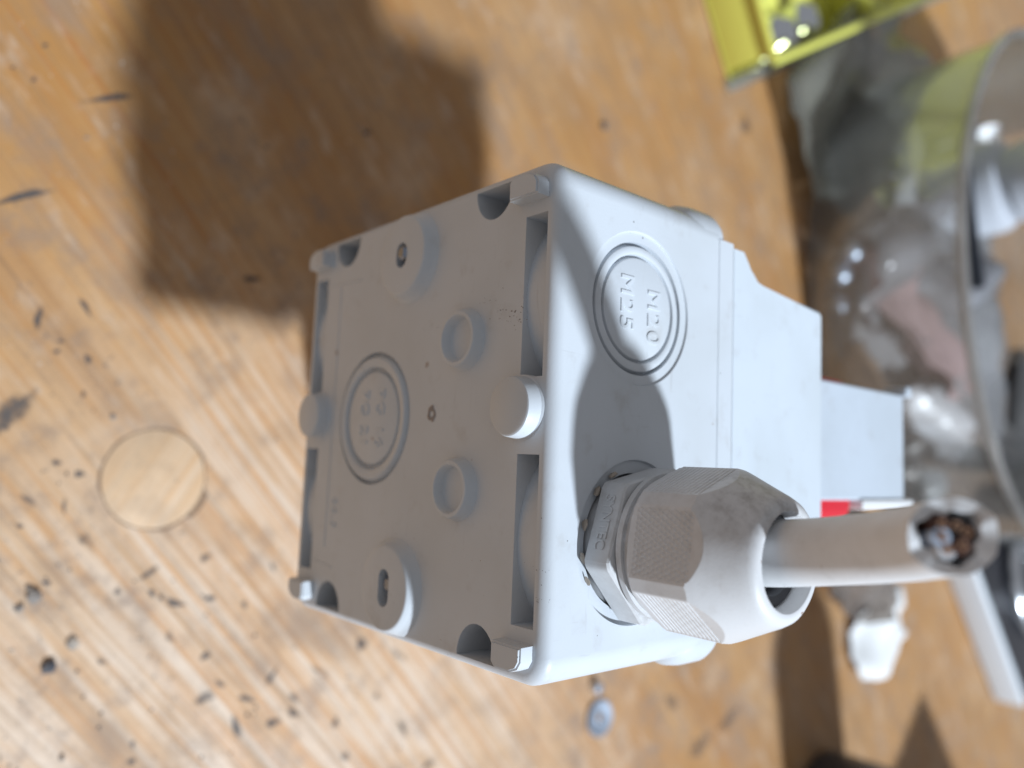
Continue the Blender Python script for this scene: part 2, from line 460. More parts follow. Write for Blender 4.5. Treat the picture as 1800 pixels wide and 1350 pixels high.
# housing: rounded block with cut-outs
bm = bmesh.new()
r = bmesh.ops.create_cube(bm, size=1.0)
for vtx in r['verts']:
    c = vtx.co
    wide = 1.0 if c.y < 0 else 1.0
    vtx.co = L(92 * c.x * wide, 47.8 * (c.y + .5), 92 * c.z * wide)
es = [e for e in bm.edges if abs(e.verts[0].co.y - e.verts[1].co.y) > 1e-3]
bmesh.ops.bevel(bm, geom=es, offset=5.5 * MM, segments=8, profile=0.5, affect='EDGES')
es = [e for e in bm.edges if all(abs(v.co.y) < 1e-6 for v in e.verts)]
bmesh.ops.bevel(bm, geom=es, offset=2.4 * MM, segments=6, profile=0.5, affect='EDGES')
body_me = bm_mesh(bm, "housing")

bm = bmesh.new()
# four long slots with a curved floor
for su in (-1, 1):
    for sv in (-1, 1):
        poly = [(6.8, -2), (36.2, -2)]
        for i in range(15):
            uu = 36.2 - (36.2 - 6.8) * i / 14
            poly.append((uu, 22 - math.sqrt(21.2 ** 2 - (uu - 21.5) ** 2)))
        v0, v1 = (37.4, 43.1) if sv > 0 else (-43.1, -37.4)
        prism(bm, [(su * x, y) for x, y in poly], lambda x, y, h: L(x, y, h), v0, v1)
# D-shaped pockets at the rim
for su in (-1, 1):
    for sv in (-1, 1):
        poly = []
        for i in range(17):
            th = math.pi * i / 16
            poly.append((su * (44.2 - 6.4 * math.sin(th)), sv * (28.0) + 5.6 * math.cos(th)))
        prism(bm, poly, lambda x, y, h: L(x, h, y), -2, 13)
# recess for the rear knockout, screw holes through the bosses
lathe(bm, [(0, 2), (14.9, 2), (14.9, -1.3), (0, -1.3)], f_back(-.4, -12.3), 96)
for su in (-1, 1):
    pl = []
    for i in range(24):
        th = 2 * math.pi * i / 24
        pl.append((su * 35.2 + 1.98 * math.cos(th) + (1.9 if math.cos(th) > 0 else -1.9), 1.98 * math.sin(th)))
    prism(bm, pl, lambda x, y, h: L(x, h, y), -6, 9)
# side: dish + recess for the knockout, dish and hole for the gland, mirrored on the hidden side is left plain
lathe(bm, [(0, 2), (15.4, 2), (14.7, -.45), (0, -.45)], f_side(-21.8, 22.2), 96)
lathe(bm, [(0, 1), (12.8, 1), (12.8, -2.2), (0, -2.2)], f_side(-21.8, 22.2), 96)
lathe(bm, [(0, 2), (15.5, 2), (14.9, -.9), (0, -.9)], f_side(22, 22), 96)
lathe(bm, [(0, 1), (12.6, 1), (12.6, -6), (0, -6)], f_side(22, 22), 64)
# shallow sink left of the knockout dish
cut_me = bm_mesh(bm, "cut")
body_me = boolean(body_me, cut_me)
housing = link_mesh(body_me, "housing", M['plastic'], enc, True, 28, True)

# rim band at the joint with the lid
bm = bmesh.new()
r = bmesh.ops.create_cube(bm, size=1.0)
for vtx in r['verts']:
    c = vtx.co
    vtx.co = L(92.3 * c.x, 47.5 + 5.35 * (c.y + .5), 92.3 * c.z)
bmesh.ops.bevel(bm, geom=[e for e in bm.edges if abs(e.verts[0].co.y - e.verts[1].co.y) > 1e-4], offset=5.2 * MM, segments=8, affect='EDGES')
bmesh.ops.bevel(bm, geom=[e for e in bm.edges if abs(e.verts[0].co.y - e.verts[1].co.y) < 1e-5], offset=.12 * MM, segments=2, affect='EDGES')
finish(bm, "rim_band", M['plastic'], enc, True, 30, True)
# corner screw bosses
for su in (-1, 1):
    for sv in (-1, 1):
        bm = bmesh.new()
        lathe(bm, [(0, 36.5), (3.5, 36.8), (5.6, 38.0), (6.8, 40.2), (7.2, 43), (7.2, 48.5), (6.6, 50.3), (5.2, 51.3), (0, 51.3)], lambda x, y, h, su=su, sv=sv: L(su * 41.2 + x, h, sv * 38.6 + y), 40)
        finish(bm, "corner_boss", M['plastic'], enc)

# feet on the rear face
for su in (-1, 1):
    for sv in (-1, 1):
        bm = bmesh.new()
        uo, ui = 43.4, 38.7
        poly = [(ui, 35.3), (uo - 1.0, 35.3), (uo, 36.3), (uo, 40.5), (uo - .8, 42.4), (uo - 2.2, 43.3), (ui, 43.3)]
        a = [bm.verts.new(L(su * x, 1.0, sv * y)) for x, y in poly]
        cx, cy = 41.0, 39.2
        b = [bm.verts.new(L(su * (cx + (x - cx) * .93), -2.9, sv * (cy + (y - cy) * .95))) for x, y in poly]
        for i in range(len(poly)):
            j = (i + 1) % len(poly)
            bm.faces.new((a[i], a[j], b[j], b[i]))
        top = bm.faces.new(b)
        bmesh.ops.bevel(bm, geom=list(top.edges), offset=.35 * MM, segments=2, affect='EDGES')
        finish(bm, "mounting_foot", M['plastic'], enc, True, 35, True)
for sv in (-1, 1):
    bm = bmesh.new()
    lathe(bm, [(6.0, -1), (5.9, .05), (5.6, .35), (5.35, 2.6), (5.2, 2.95), (4.9, 3.1), (0, 3.1)], f_back(-1.4, sv * 38.0), 56)
    finish(bm, "mounting_foot", M['plastic'], enc)

# screw bosses with screws
for k, su in enumerate((-1, 1)):
    bm = bmesh.new()
    prof = [(10.4, -.3), (10.25, .05), (9.9, .25), (9.15, 1.4), (8.75, 2.3), (8.5, 2.55), (8.15, 2.6)]
    n = 72
    fr = f_back(su * 35.2, 0)
    clampu = lambda x: max(-44.6 - su * 35.2, min(44.6 - su * 35.2, x))
    rings = [[bm.verts.new(fr(clampu(rr_ * math.cos(2 * math.pi * i / n)), rr_ * math.sin(2 * math.pi * i / n), h)) for i in range(n)] for rr_, h in prof]
    slot = []
    for i in range(n):
        th = 2 * math.pi * i / n
        slot.append(bm.verts.new(fr(1.95 * math.cos(th) + (.8 if su < 0 else 1.9) * (1 if math.cos(th) >= 0 else -1), 1.95 * math.sin(th), 2.6)))
    slot_in = [bm.verts.new(fr(0, 0, 0)) for i in range(n)]
    for i in range(n):
        s = slot[i].co
        slot_in[i].co = Vector((s.x, .004, s.z))
    rings += [slot, slot_in]
    for a, b in zip(rings, rings[1:]):
        for i in range(n):
            j = (i + 1) % n
            bm.faces.new((a[i], a[j], b[j], b[i]))
    bo = finish(bm, "screw_boss", M['plastic'], enc, True, 40)
    # screw tip: hexagonal stub standing slightly askew in the slot
    bm = bmesh.new()
    tilt = .18 if su < 0 else -.1
    off = -.5 if su < 0 else -.6
    lathe(bm, [(0, 3.3 if su < 0 else 1.9), (1.1, 3.2 if su < 0 else 1.8), (1.6, 2.6 if su < 0 else 1.2), (1.6, -8), (0, -8)], lambda x, y, h, su=su: f_back(su * 35.2, 0)(x + off + h * tilt * .3, y + h * tilt, h), 8 if su < 0 else 20)
    finish(bm, "screw", M['steel'], bo, True, 25)
    bm = bmesh.new()
    lathe(bm, [(0, -6.5), (5, -6.5)], f_back(su * 35.2, 0), 20)
    finish(bm, "hole_floor", M['rubber'], bo)

# raised rings
for cu_, cv_ in ((-15.2, 20.6), (13.8, 20.3)):
    bm = bmesh.new()
    lathe(bm, [(6.3, -.3), (6.2, .05), (6.0, .35), (5.6, 1.9), (5.35, 2.25), (4.75, 2.3), (4.5, 2.05), (4.2, .4), (4.0, .25), (0, .2)], f_back(cu_, cv_), 64)
    finish(bm, "raised_ring", M['plastic'], enc, True, 45)

# rear knockout with lettering
bm = bmesh.new()
lathe(bm, [(14.85, -1.25), (14.3, -1.2), (13.75, .3), (13.4, .55), (12.1, .55), (11.65, .3), (11.2, -1.0), (10.7, -1.0), (10.3, .02), (9.9, .15), (0, .15)], f_back(-.4, -12.3), 96)
ko = finish(bm, "knockout", M['plastic'], enc, True, 35)
ko["label"] = "round rear knockout with two lines of raised lettering"
text_mesh("PG 16", 4.8, .26, lambda x, y, z: L(-.4 + x, -.12 - z, -9.2 + y), "lettering", M['plastic'], ko, 1.12)
text_mesh("PG 21", 4.8, .26, lambda x, y, z: L(-.4 + x, -.12 - z, -15.8 + y), "lettering", M['plastic'], ko, 1.12)
text_mesh("66.5", 3.6, .14, lambda x, y, z: L(21.8 + x, -.02 - z, -27.6 + y), "lettering", M['plastic'], housing, 1.2)
# scored lines
for (u0, v0, u1, v1, w) in ((-34.2, -38, -33.4, -21, .18), (33.6, -37, 34.6, -27, .2), (-33, -30.5, 30, -31.2, .12)):
    bm = bmesh.new()
    dirv = Vector((u1 - u0, v1 - v0)).normalized(); nv = Vector((-dirv.y, dirv.x)) * w
    prism(bm, [(u0 + nv.x, v0 + nv.y), (u0 - nv.x, v0 - nv.y), (u1 - nv.x, v1 - nv.y), (u1 + nv.x, v1 + nv.y)], lambda x, y, h: L(x, h, y), .2, -.13)
    finish(bm, "moulded_line", M['plastic'], enc)
# sprue scar
bm = bmesh.new()
rr = random.Random(5)
n = 16
rings = []
for rad, h in ((2.0, -.2), (1.7, .12), (1.1, .3), (.6, -.1)):
    rings.append([bm.verts.new(f_back(-.8, 10.6)(rad * rr.uniform(.75, 1.15) * math.cos(2 * math.pi * i / n), rad * rr.uniform(.6, .95) * math.sin(2 * math.pi * i / n), h + rr.uniform(-.12, .14) * (rad < 1.9))) for i in range(n)])
for a, b in zip(rings, rings[1:]):
    for i in range(n):
        bm.faces.new((a[i], a[(i + 1) % n], b[(i + 1) % n], b[i]))
bm.faces.new(rings[-1])
finish(bm, "sprue_scar", simple('scar', (.33, .28, .25), .8), enc, False)

# scuffs and rust crumbs on the rear face
rr = random.Random(11)
SCUFF = [(-19.8, 31.1, .7, 0), (-19.0, 35.2, .9, 0), (-22.1, 27.9, .5, 0), (-17.5, 17.2, .6, 0), (-19.2, 9.2, .5, 0), (-22.8, 29.2, .4, 0), (-17.1, 36.4, .8, 0), (32.5, 29.7, .42, 0), (29.1, 19.1, .25, 0), (26.7, 25.9, .5, 1), (36.7, 38.9, .3, 0), (18.1, -13.9 - 4, .3, 0), (42.6, 17.4, .45, 1), (26.4, 28.4, .4, 1), (-17.8, 34, .5, 0), (-18.3, 12.5, .4, 0), (-15.6, 35.6, .4, 0), (24, 36.3, .35, 0), (31, 44.0, .5, 0), (26, 44.1, .45, 0), (17.5, 44.2, .4, 0)]
for u, v, s, kd in SCUFF:
    for q in range(1 if kd or s < .45 else 8):
        bm = bmesh.new()
        uu = u + rr.gauss(0, .6) * (q > 0); vv = v + rr.gauss(0, 1.7) * (q > 0); ss = s * rr.uniform(.15, .42) * (1 if kd or s < .45 else .8)
        vs = [bm.verts.new(L(uu + ss * .6 * math.cos(2 * math.pi * i / 9) * rr.uniform(.4, 1.2), -.012, vv + ss * math.sin(2 * math.pi * i / 9) * rr.uniform(.4, 1.2))) for i in range(9)]
        bm.faces.new(vs)
        finish(bm, "scuff_mark", M['rust_spot'] if kd else M['scuff'], enc, False)

# side knockout with lettering
bm = bmesh.new()
lathe(bm, [(12.75, -2.1), (12.35, -2.0), (12.0, -.55), (11.7, -.4), (10.75, -.4), (10.5, -.5), (10.3, -1.5), (10.0, -1.5), (9.75, -.55), (9.4, -.4), (0, -.4)], f_side(-21.8, 22.2), 96)
ko2 = finish(bm, "knockout", M['plastic'], enc, True, 35)
ko2["label"] = "round side knockout with two lines of raised lettering"
text_mesh("M20", 5.4, .2, lambda x, y, z: L(-20.8 + x, 26.4 + y, 45.62 + z), "lettering", M['plastic'], ko2, 1.22)
text_mesh("M25", 5.4, .2, lambda x, y, z: L(-22.6 + x, 18.6 + y, 45.62 + z), "lettering", M['plastic'], ko2, 1.22)

# ------------------------------------------------------------------ cable gland
GU, GD = 22.0, 22.0
f_g = f_side(GU, GD)
bm = bmesh.new()
lathe(bm, [(12.0, -5), (12.0, .3), (12.3, 1.0), (11.2, 6.4), (12.9, 6.9), (12.9, 8.0), (12.3, 8.1), (12.3, 9.4), (11, 9.6), (0, 9.6)], f_g, 72)
gland = finish(bm, "cable_gland", M['plastic_collar'], enc, True, 35)

def hex_r(th, R, a0, ch):
    """polar radius of a hexagon with corner angle a0 and chamfered corners"""
    af = R * math.cos(math.pi / 6)
    x = (th - a0) % (math.pi / 3) - math.pi / 6
    r1 = af / math.cos(x)
    x2 = (th - a0 + math.pi / 6) % (math.pi / 3) - math.pi / 6
    r2 = (R - ch) / math.cos(x2)
    return min(r1, r2)

def polar(bm, rows, n, frame, cap=True):
    rings = []
    for h, fr in rows:
        rings.append([bm.verts.new(frame(fr(2 * math.pi * i / n) * math.cos(2 * math.pi * i / n), fr(2 * math.pi * i / n) * math.sin(2 * math.pi * i / n), h)) for i in range(n)])
    for a, b in zip(rings, rings[1:]):
        for i in range(n):
            j = (i + 1) % n
            bm.faces.new((a[i], a[j], b[j], b[i]))
    return rings

A_COL = math.radians(-77.6)
bm = bmesh.new()
rows = []
for h, dr in ((.6, -.5), (.9, 0), (5.9, 0), (6.3, -.35), (6.5, -1.5)):
    rows.append((h, lambda th, dr=dr: hex_r(th, 14.6, A_COL, .35) + dr))
rings = polar(bm, rows, 180, f_g)
bm.faces.new(rings[-1]); bm.faces.new(rings[0][::-1])
collar = finish(bm, "hex_collar", M['plastic_collar'], gland, True, 22)
nrm = Vector((math.cos(A_COL - math.pi / 6), math.sin(A_COL - math.pi / 6)))
rd = Vector((-nrm.y, nrm.x))
af = 14.6 * math.cos(math.pi / 6)
text_mesh("SYNTEC", 3.1, .16, lambda x, y, z: f_g(rd.x * (x * .86 - .3) + nrm.x * (af + .02 + z), rd.y * (x * .86 - .3) + nrm.y * (af + .02 + z), 3.4 + y), "lettering", M['plastic_collar'], gland, 1.0)

# domed clamping nut: knurled hexagon running into a cone
A_NUT = math.radians(-98 + 30)
R_N = 14.9
afn = R_N * math.cos(math.pi / 6)
def cone(h):
    # radius of the turned envelope
    pts = [(9.2, 12.6), (9.6, 13.3), (10.4, 14.5), (11.6, 15.2), (19.0, 15.2), (22.5, 13.7), (27.0, 11.6), (29.4, 10.5), (30.6, 9.8), (31.1, 9.1), (31.3, 8.3)]
    for (h0, r0), (h1, r1) in zip(pts, pts[1:]):
        if h <= h1:
            return r0 + (r1 - r0) * max(0, (h - h0)) / (h1 - h0)
    return pts[-1][1]
def nut_r(th, h):
    hx = hex_r(th, R_N, A_NUT, .75)
    cn = cone(h)
    r = min(hx, cn)
    x = (th - A_NUT) % (math.pi / 3) - math.pi / 6
    s = afn * math.tan(x)                      # position across the flat
    if hx < cn - .05 and abs(s) < 5.6 and 10.9 < h < 22:
        face = int(((th - A_NUT) % (2 * math.pi)) // (math.pi / 3))
        if face in (5, 3, 1):
            k1 = (s * .95 + h * .55) / .95; k2 = (s * .95 - h * .55) / .95
            g = min(abs(k1 - round(k1)), abs(k2 - round(k2)))
            r += .24 * max(0, 1 - g / .22) - .10
        else:
            k1 = h / .85
            g = abs(k1 - round(k1)); k2 = s / 1.7 + .37 * math.floor(h / .85)
            r += -.16 * max(0, 1 - g / .2) - .05 * max(0, 1 - abs(k2 - round(k2)) / .12)
    return r
bm = bmesh.new()
hs = [9.2, 9.6, 10.0, 10.4]
h = 10.55
while h < 24.5:
    hs.append(h); h += .12
hs += [25, 26, 27, 28, 28.7, 29.4, 30.0, 30.6, 30.9, 31.1, 31.3]
rows = [(hh, lambda th, hh=hh: nut_r(th, hh)) for hh in hs]
rows += [(31.2, lambda th: 7.9), (30.6, lambda th: 7.6), (26, lambda th: 7.4), (25.8, lambda th: 2.0)]
rings = polar(bm, rows, 432, f_g)
bm.faces.new(rings[0][::-1]); bm.faces.new(rings[-1])
finish(bm, "dome_nut", M['plastic_gland'], gland, True, 30)
bm = bmesh.new()
lathe(bm, [(7.4, 28.2), (7.0, 28.6), (5.6, 28.4), (5.3, 27.0), (5.3, 25.9)], f_g, 48)
finish(bm, "seal", M['rubber'], gland)
# shreds of the broken-out knockout round the collar
rr = random.Random(4)
for k in range(5):
    th = math.radians(-150 + k * 22 + rr.uniform(-6, 6))
    bm = bmesh.new()
    bmesh.ops.create_icosphere(bm, subdivisions=1, radius=1)
    for vtx in bm.verts:
        c = vtx.co * rr.uniform(.7, 1.2)
        vtx.co = f_g(13.6 * math.cos(th) + c.x * .5 - c.y * math.sin(th) * 1.1, 13.6 * math.sin(th) + c.y * math.cos(th) * 1.1 + c.x * .3, -.2 + c.z * .7)
    finish(bm, "broken_edge", simple('torn_plastic', (.42, .36, .30), .8), gland, False)

# ------------------------------------------------------------------ cable
def catmull(P, m):
    out = []
    Q = [P[0] * 2 - P[1]] + P + [P[-1] * 2 - P[-2]]
    for i in range(1, len(Q) - 2):
        for k in range(m):
            s = k / m
            a, b, c, d = Q[i - 1], Q[i], Q[i + 1], Q[i + 2]
            out.append(.5 * ((2 * b) + (c - a) * s + (2 * a - 5 * b + 4 * c - d) * s * s + (3 * b - a - 3 * c + d) * s ** 3))
    out.append(P[-1])
    return out

def tube(bm, path, rad, n=32, ref=Vector((1, 0, 0)), offs=None):
    rings = []
    N = len(path)
    for i, p in enumerate(path):
        tdir = (path[min(i + 1, N - 1)] - path[max(i - 1, 0)]).normalized()
        x = (ref - tdir * ref.dot(tdir)).normalized(); y = tdir.cross(x)
        rr_ = rad(i / (N - 1)) if callable(rad) else rad
        ring = []
        for k in range(n):
            th = 2 * math.pi * k / n
            o = offs(i, th) if offs else 0.0
            ring.append(bm.verts.new(p + (x * math.cos(th) + y * math.sin(th)) * rr_ + tdir * o))
        rings.append(ring)
    for a, b in zip(rings, rings[1:]):
        for i in range(n):
            j = (i + 1) % n
            bm.faces.new((a[i], a[j], b[j], b[i]))
    return rings

P = [L(21.2, 22, 66), L(21.0, 22.0, 73), L(20.3, 21.2, 79), L(18.8, 18.0, 88), L(16.8, 12.0, 98.4), L(14.6, 3.9, 107.3)]
path = catmull(P, 10)
tip = path[-1]; tdir = (path[-1] - path[-2]).normalized()
ref = Vector((1, 0, 0)); xx = (ref - tdir * ref.dot(tdir)).normalized(); yy = tdir.cross(xx)
camv = (L(8.46, -92.5, 142.27) - tip).normalized()
cx_, cy_ = camv.dot(xx), camv.dot(yy)
th0 = math.atan2(cy_, cx_)
bm = bmesh.new()
rr = random.Random(8)
jag = [rr.uniform(-.22, .22) for _ in range(40)]
NP = len(path)
def offs(i, th):
    # the last rings are cut at a slant and ragged
    k = max(0, i - (NP - 6)) / 5.0
    return (-.0016 * math.cos(th - th0) * k) + ((.35 * math.sin(3 * th + 1) + .22 * math.sin(7 * th) + .12 * math.sin(13 * th)) * MM * .8 if i == NP - 1 else 0)
rad = lambda s: (5.55 - 1.2 * s) * MM
rings = tube(bm, path, rad, 40, offs=offs)
last = rings[-1]
inner = []
for k, vtx in enumerate(last):
    c = tip + (vtx.co - tip) * (.69 + .09 * math.sin(k * .47 + 1) + .05 * math.sin(k * 1.41))
    inner.append(bm.verts.new(c - tdir * (.25 + .2 * rr.random()) * MM))
deep = [bm.verts.new(v.co - tdir * 4.5 * MM) for v in inner]
for A_, B_ in ((last, inner), (inner, deep)):
    for i in range(40):
        j = (i + 1) % 40
        bm.faces.new((A_[i], A_[j], B_[j], B_[i]))
bm.faces.new(deep)
cable = finish(bm, "cable", M['sheath'], enc, True, 40)
cable["label"] = "cut end of grey sheathed cable showing wires"
for k, (ox, oy, mat, len_) in enumerate(((1.05, .85, 'brown_core', .1), (-1.2, .6, 'black_core', -.2), (.15, -1.3, 'blue_core', .15), (-.5, 1.7, 'brown_core', -.3), (1.5, -.7, 'white_core', -.1), (-1.3, -1.1, 'brown_core', -.1))):
    bm = bmesh.new()
    base_ = tip + xx * ox * MM + yy * oy * MM
    pth = [base_ - tdir * 4.4 * MM, base_ - tdir * 2 * MM, base_ + tdir * len_ * MM]
    rg = tube(bm, pth, 1.12 * MM, 16)
    bm.faces.new(rg[-1])
    core = finish(bm, "insulated_core", M[mat], cable, True, 40)
    bm = bmesh.new()
    for q in range(5):
        aa = 2 * math.pi * q / 5
        pb = base_ + (xx * math.cos(aa) + yy * math.sin(aa)) * 0.42 * MM
        rg = tube(bm, [pb + tdir * (len_ - .3) * MM, pb + tdir * (len_ + .25 + .2 * rr.random()) * MM], .2 * MM, 8)
        bm.faces.new(rg[-1])
    st = finish(bm, "copper_strands", M['copper'], cable, True, 40)
    st["kind"] = "stuff"

# ------------------------------------------------------------------ lid with handle
half = [(45.6, 53.05), (45.5, 54.2), (44.9, 55.3), (43.7, 56.3), (42.0, 57.1), (40.0, 57.9), (38.0, 58.9), (36.4, 60.2), (35.3, 61.8), (34.6, 63.8), (34.2, 66.2), (32.9, 94.6), (32.4, 95.3), (31.6, 95.7)]
poly = [(u, d) for u, d in half] + [(-u, d) for u, d in half[::-1]]
bm = bmesh.new()
prism(bm, poly, lambda x, y, h: L(x, y, h), -45.6, 45.6)
# slight draft towards the front, soft long edges
for vtx in bm.verts:
    d = vtx.co.y / MM
    s = 1 - .035 * max(0, (d - 58) / 38)
    vtx.co.z = 46 * MM + (vtx.co.z - 46 * MM) * s
caps = [f_ for f_ in bm.faces if len(f_.verts) > 6]
bmesh.ops.bevel(bm, geom=list({e for f_ in caps for e in f_.edges}), offset=.7 * MM, segments=3, affect='EDGES')
lid_me = bm_mesh(bm, "lid")
bm = bmesh.new()
r = bmesh.ops.create_cube(bm, size=1.0)
for vtx in r['verts']:
    c = vtx.co
    vtx.co = L(91.8 * c.x, 50 + 60 * (c.y + .5), 91.8 * c.z)
bmesh.ops.bevel(bm, geom=[e for e in bm.edges if abs(e.verts[0].co.y - e.verts[1].co.y) > 1e-3], offset=5.6 * MM, segments=10, affect='EDGES')
lid_me = boolean(lid_me, bm_mesh(bm, "lid_env"), 'INTERSECT')
lid = link_mesh(lid_me, "lid", M['plastic_lid'], enc, True, 25, True)
# dark joint line between housing and lid
bm = bmesh.new()
box_bm(bm, -42.0, 42.0, 52.0, 53.6, -45.0, 45.0, 2.5, 3)
finish(bm, "seal", M['rubber'], lid)
bm = bmesh.new()
box_bm(bm, -18.4, 20.6, 94, 123, -12, 39.2, 4.0, 5)
finish(bm, "handle_collar", M['red'], lid, True, 30)
bm = bmesh.new()
box_bm(bm, -16.8, 14.8, 100, 152.5, -6, 40.2, .8, 3)
grip = finish(bm, "handle_grip", M['plastic_grip'], lid, True, 30, True)
bm = bmesh.new()
box_bm(bm, -19.4, -16.2, 152.0, 156.0, 34, 41.3, .6, 2)
finish(bm, "grip_lug", M['plastic_grip'], grip, True, 30)
bm = bmesh.new()
box_bm(bm, 14.6, 17.4, 124, 157, 30, 41.0, .5, 2)
finish(bm, "grip_ledge", simple('white_ledge', (.78, .78, .78), .45), grip, True, 30)

# ------------------------------------------------------------------ small hardware on the bench
bm = bmesh.new()
lathe(bm, [(2.1, 1.1), (2.6, .95), (4.0, 1.0), (6.5, 1.25), (8.2, 1.6), (9.0, 1.6), (9.2, 1.2), (8.3, .7), (6.5, .3), (4.0, .05), (2.1, .05)], lambda x, y, h: W3(x, y, h), 48, closed=True)
wsh = finish(bm, "cup_washer", M['zinc'], None, True, 35, loc=(.135, .2165, 0))
tag(wsh, "round dished metal washer lying on the bench below the enclosure", "washer")
bm = bmesh.new()
lathe(bm, [(0, 4.6), (2.6, 4.5), (3.2, 4.0), (3.3, 0.05), (0, 0.05)], lambda x, y, h: W3(x, y, h), 6)
bmesh.ops.bevel(bm, geom=bm.edges[:], offset=.25 * MM, segments=1, affect='EDGES')
nut = finish(bm, "small_nut", M['zinc'], None, True, 25, loc=(.119, .2125, 0))
tag(nut, "tiny bright metal nut between the enclosure corner and the washer", "nut")
# crumpled paper scrap
def crumple(name, mat, cx, cy, ln, wd, ang, hgt, seed, z0=.3, thick=.3, loc=None):
    rr = random.Random(seed)
    bm = bmesh.new()
    nx, ny = 14, 8
    ph = [rr.uniform(0, 6.28) for _ in range(6)]
    g = []
    for i in range(nx + 1):
        row = []
        for j in range(ny + 1):
            s = i / nx - .5; q = j / ny - .5
            taper = 1 - .55 * abs(s) ** 1.3 * 1.6
            x = s * ln + 4 * math.sin(q * 5 + ph[0]); y = q * wd * taper + 3 * math.sin(s * 7 + ph[1])
            zz = hgt * (.5 + .5 * math.sin(s * 5 + ph[2]) * math.cos(q * 6 + ph[3])) + hgt * .25 * abs(math.sin(s * 13 + q * 9 + ph[4])) + rr.uniform(-.06, .06) * hgt
            ca, sa = math.cos(ang), math.sin(ang)
            row.append(bm.verts.new(W3(x * ca - y * sa, x * sa + y * ca, z0 + max(0, zz))))
        g.append(row)
    for i in range(nx):
        for j in range(ny):
            bm.faces.new((g[i][j], g[i + 1][j], g[i + 1][j + 1], g[i][j + 1]))
    o = finish(bm, name, mat, None, True, 60, recalc=True, loc=(cx * MM, cy * MM, 0))
    m = o.modifiers.new("sol", 'SOLIDIFY'); m.thickness = thick * MM; m.offset = 1
    return o
paper = crumple("paper_scrap", simple('white_paper', (.80, .80, .79), .7), 126, 522, 84, 62, math.radians(108), 8, 6)
tag(paper, "crumpled scrap of bright white paper under the cut cable end", "paper")
def film_material(name, tint, opac, rough=.2, dif=(.6, .6, .58)):
    t = NT(name)
    tr = t.n('ShaderNodeBsdfTransparent'); tr.inputs[0].default_value = (*tint, 1)
    df = t.n('ShaderNodeBsdfPrincipled'); df.inputs['Base Color'].default_value = (*dif, 1); df.inputs['Roughness'].default_value = rough; df.inputs['Specular IOR Level'].default_value = .8
    fr = t.n('ShaderNodeFresnel'); fr.inputs[0].default_value = 1.5
    c = t.coords()
    fac = t.math('MULTIPLY', t.ramp(t.noise(c, 14, 3), .35, .7, .45, 1), opac)
    tl = t.n('ShaderNodeBsdfTranslucent'); tl.inputs[0].default_value = (*dif, 1)
    ms = t.n('ShaderNodeMixShader'); ms.inputs[0].default_value = .5; t.t.links.new(df.outputs[0], ms.inputs[1]); t.t.links.new(tl.outputs[0], ms.inputs[2])
    mx = t.n('ShaderNodeMixShader'); t.t.links.new(fac, mx.inputs[0]); t.t.links.new(tr.outputs[0], mx.inputs[1]); t.t.links.new(ms.outputs[0], mx.inputs[2])
    gl = t.n('ShaderNodeBsdfGlossy'); gl.inputs['Roughness'].default_value = rough
    m2 = t.n('ShaderNodeMixShader'); t.t.links.new(t.math('MULTIPLY', fr.outputs[0], .75), m2.inputs[0]); t.t.links.new(mx.outputs[0], m2.inputs[1]); t.t.links.new(gl.outputs[0], m2.inputs[2])
    t.t.links.new(m2.outputs[0], t.out.inputs[0])
    return t.m
wrap = crumple("plastic_wrapper", film_material('wrapper_film', (.9, .86, .82), .45, .25, (.5, .43, .38)), 72, 478, 120, 80, math.radians(75), 18, 9)
tag(wrap, "crumpled brownish clear wrapper beside the white paper scrap", "wrapper")

# ------------------------------------------------------------------ round clear tub with oddments
TX, TY, TR, TH = -137.0, 604.0, 193.0, 106.0
tub = empty("clear_tub", (TX * MM, TY * MM, 0))
tag(tub, "large round clear plastic tub full of oddments behind the enclosure", "tub")
M['clear'] = film_material('clear_plastic', (.95, .95, .94), .26, .07, (.66, .66, .64))
bm = bmesh.new()
lathe(bm, [(0, .6), (TR - 14, .6), (TR - 6, 3), (TR - 3, 10), (TR - 1, TH * .5), (TR, TH - 2), (TR - 1.6, TH - 2), (TR - 2.6, TH * .5), (TR - 4.6, 10), (TR - 8, 4.6), (TR - 15, 2.4), (0, 2.4)], W3, 128)
finish(bm, "tub_wall", M['clear'], tub)
bm = bmesh.new()
ringp = [(TR - 2.5, TH - 3.5), (TR + 1.6, TH - 3.5), (TR + 3.2, TH - 2), (TR + 3.2, TH + .8), (TR + 1.6, TH + 2), (TR - 1.5, TH + 2), (TR - 2.8, TH + .6)]
lathe(bm, ringp, W3, 128, closed=True)
finish(bm, "tub_rim", film_material('clear_rim', (.86, .86, .84), .75, .15, (.62, .60, .58)), tub)

def prop(name, bm, mat, label, cat, **kw):
    o = finish(bm, name, mat, None, True, 30, **kw)
    tag(o, label, cat)
    return o
# black marker pen leaning in the tub
bm = bmesh.new()
a_ = W3(-228, 532, 66); b_ = W3(-138, 556, 66)
pv = [a_.lerp(b_, s) for s in (0, .04, .6, .62, .97, 1)]
rg = tube(bm, pv, lambda s: (4.2 if s < .7 else 5.0) * MM, 20, ref=Vector((0, 1, 0.3)))
bm.faces.new(rg[0][::-1]); bm.faces.new(rg[-1])
prop("marker_pen", bm, simple('pen_black', (.015, .018, .025), .35), "black marker pen lying across the things in the clear tub", "pen")
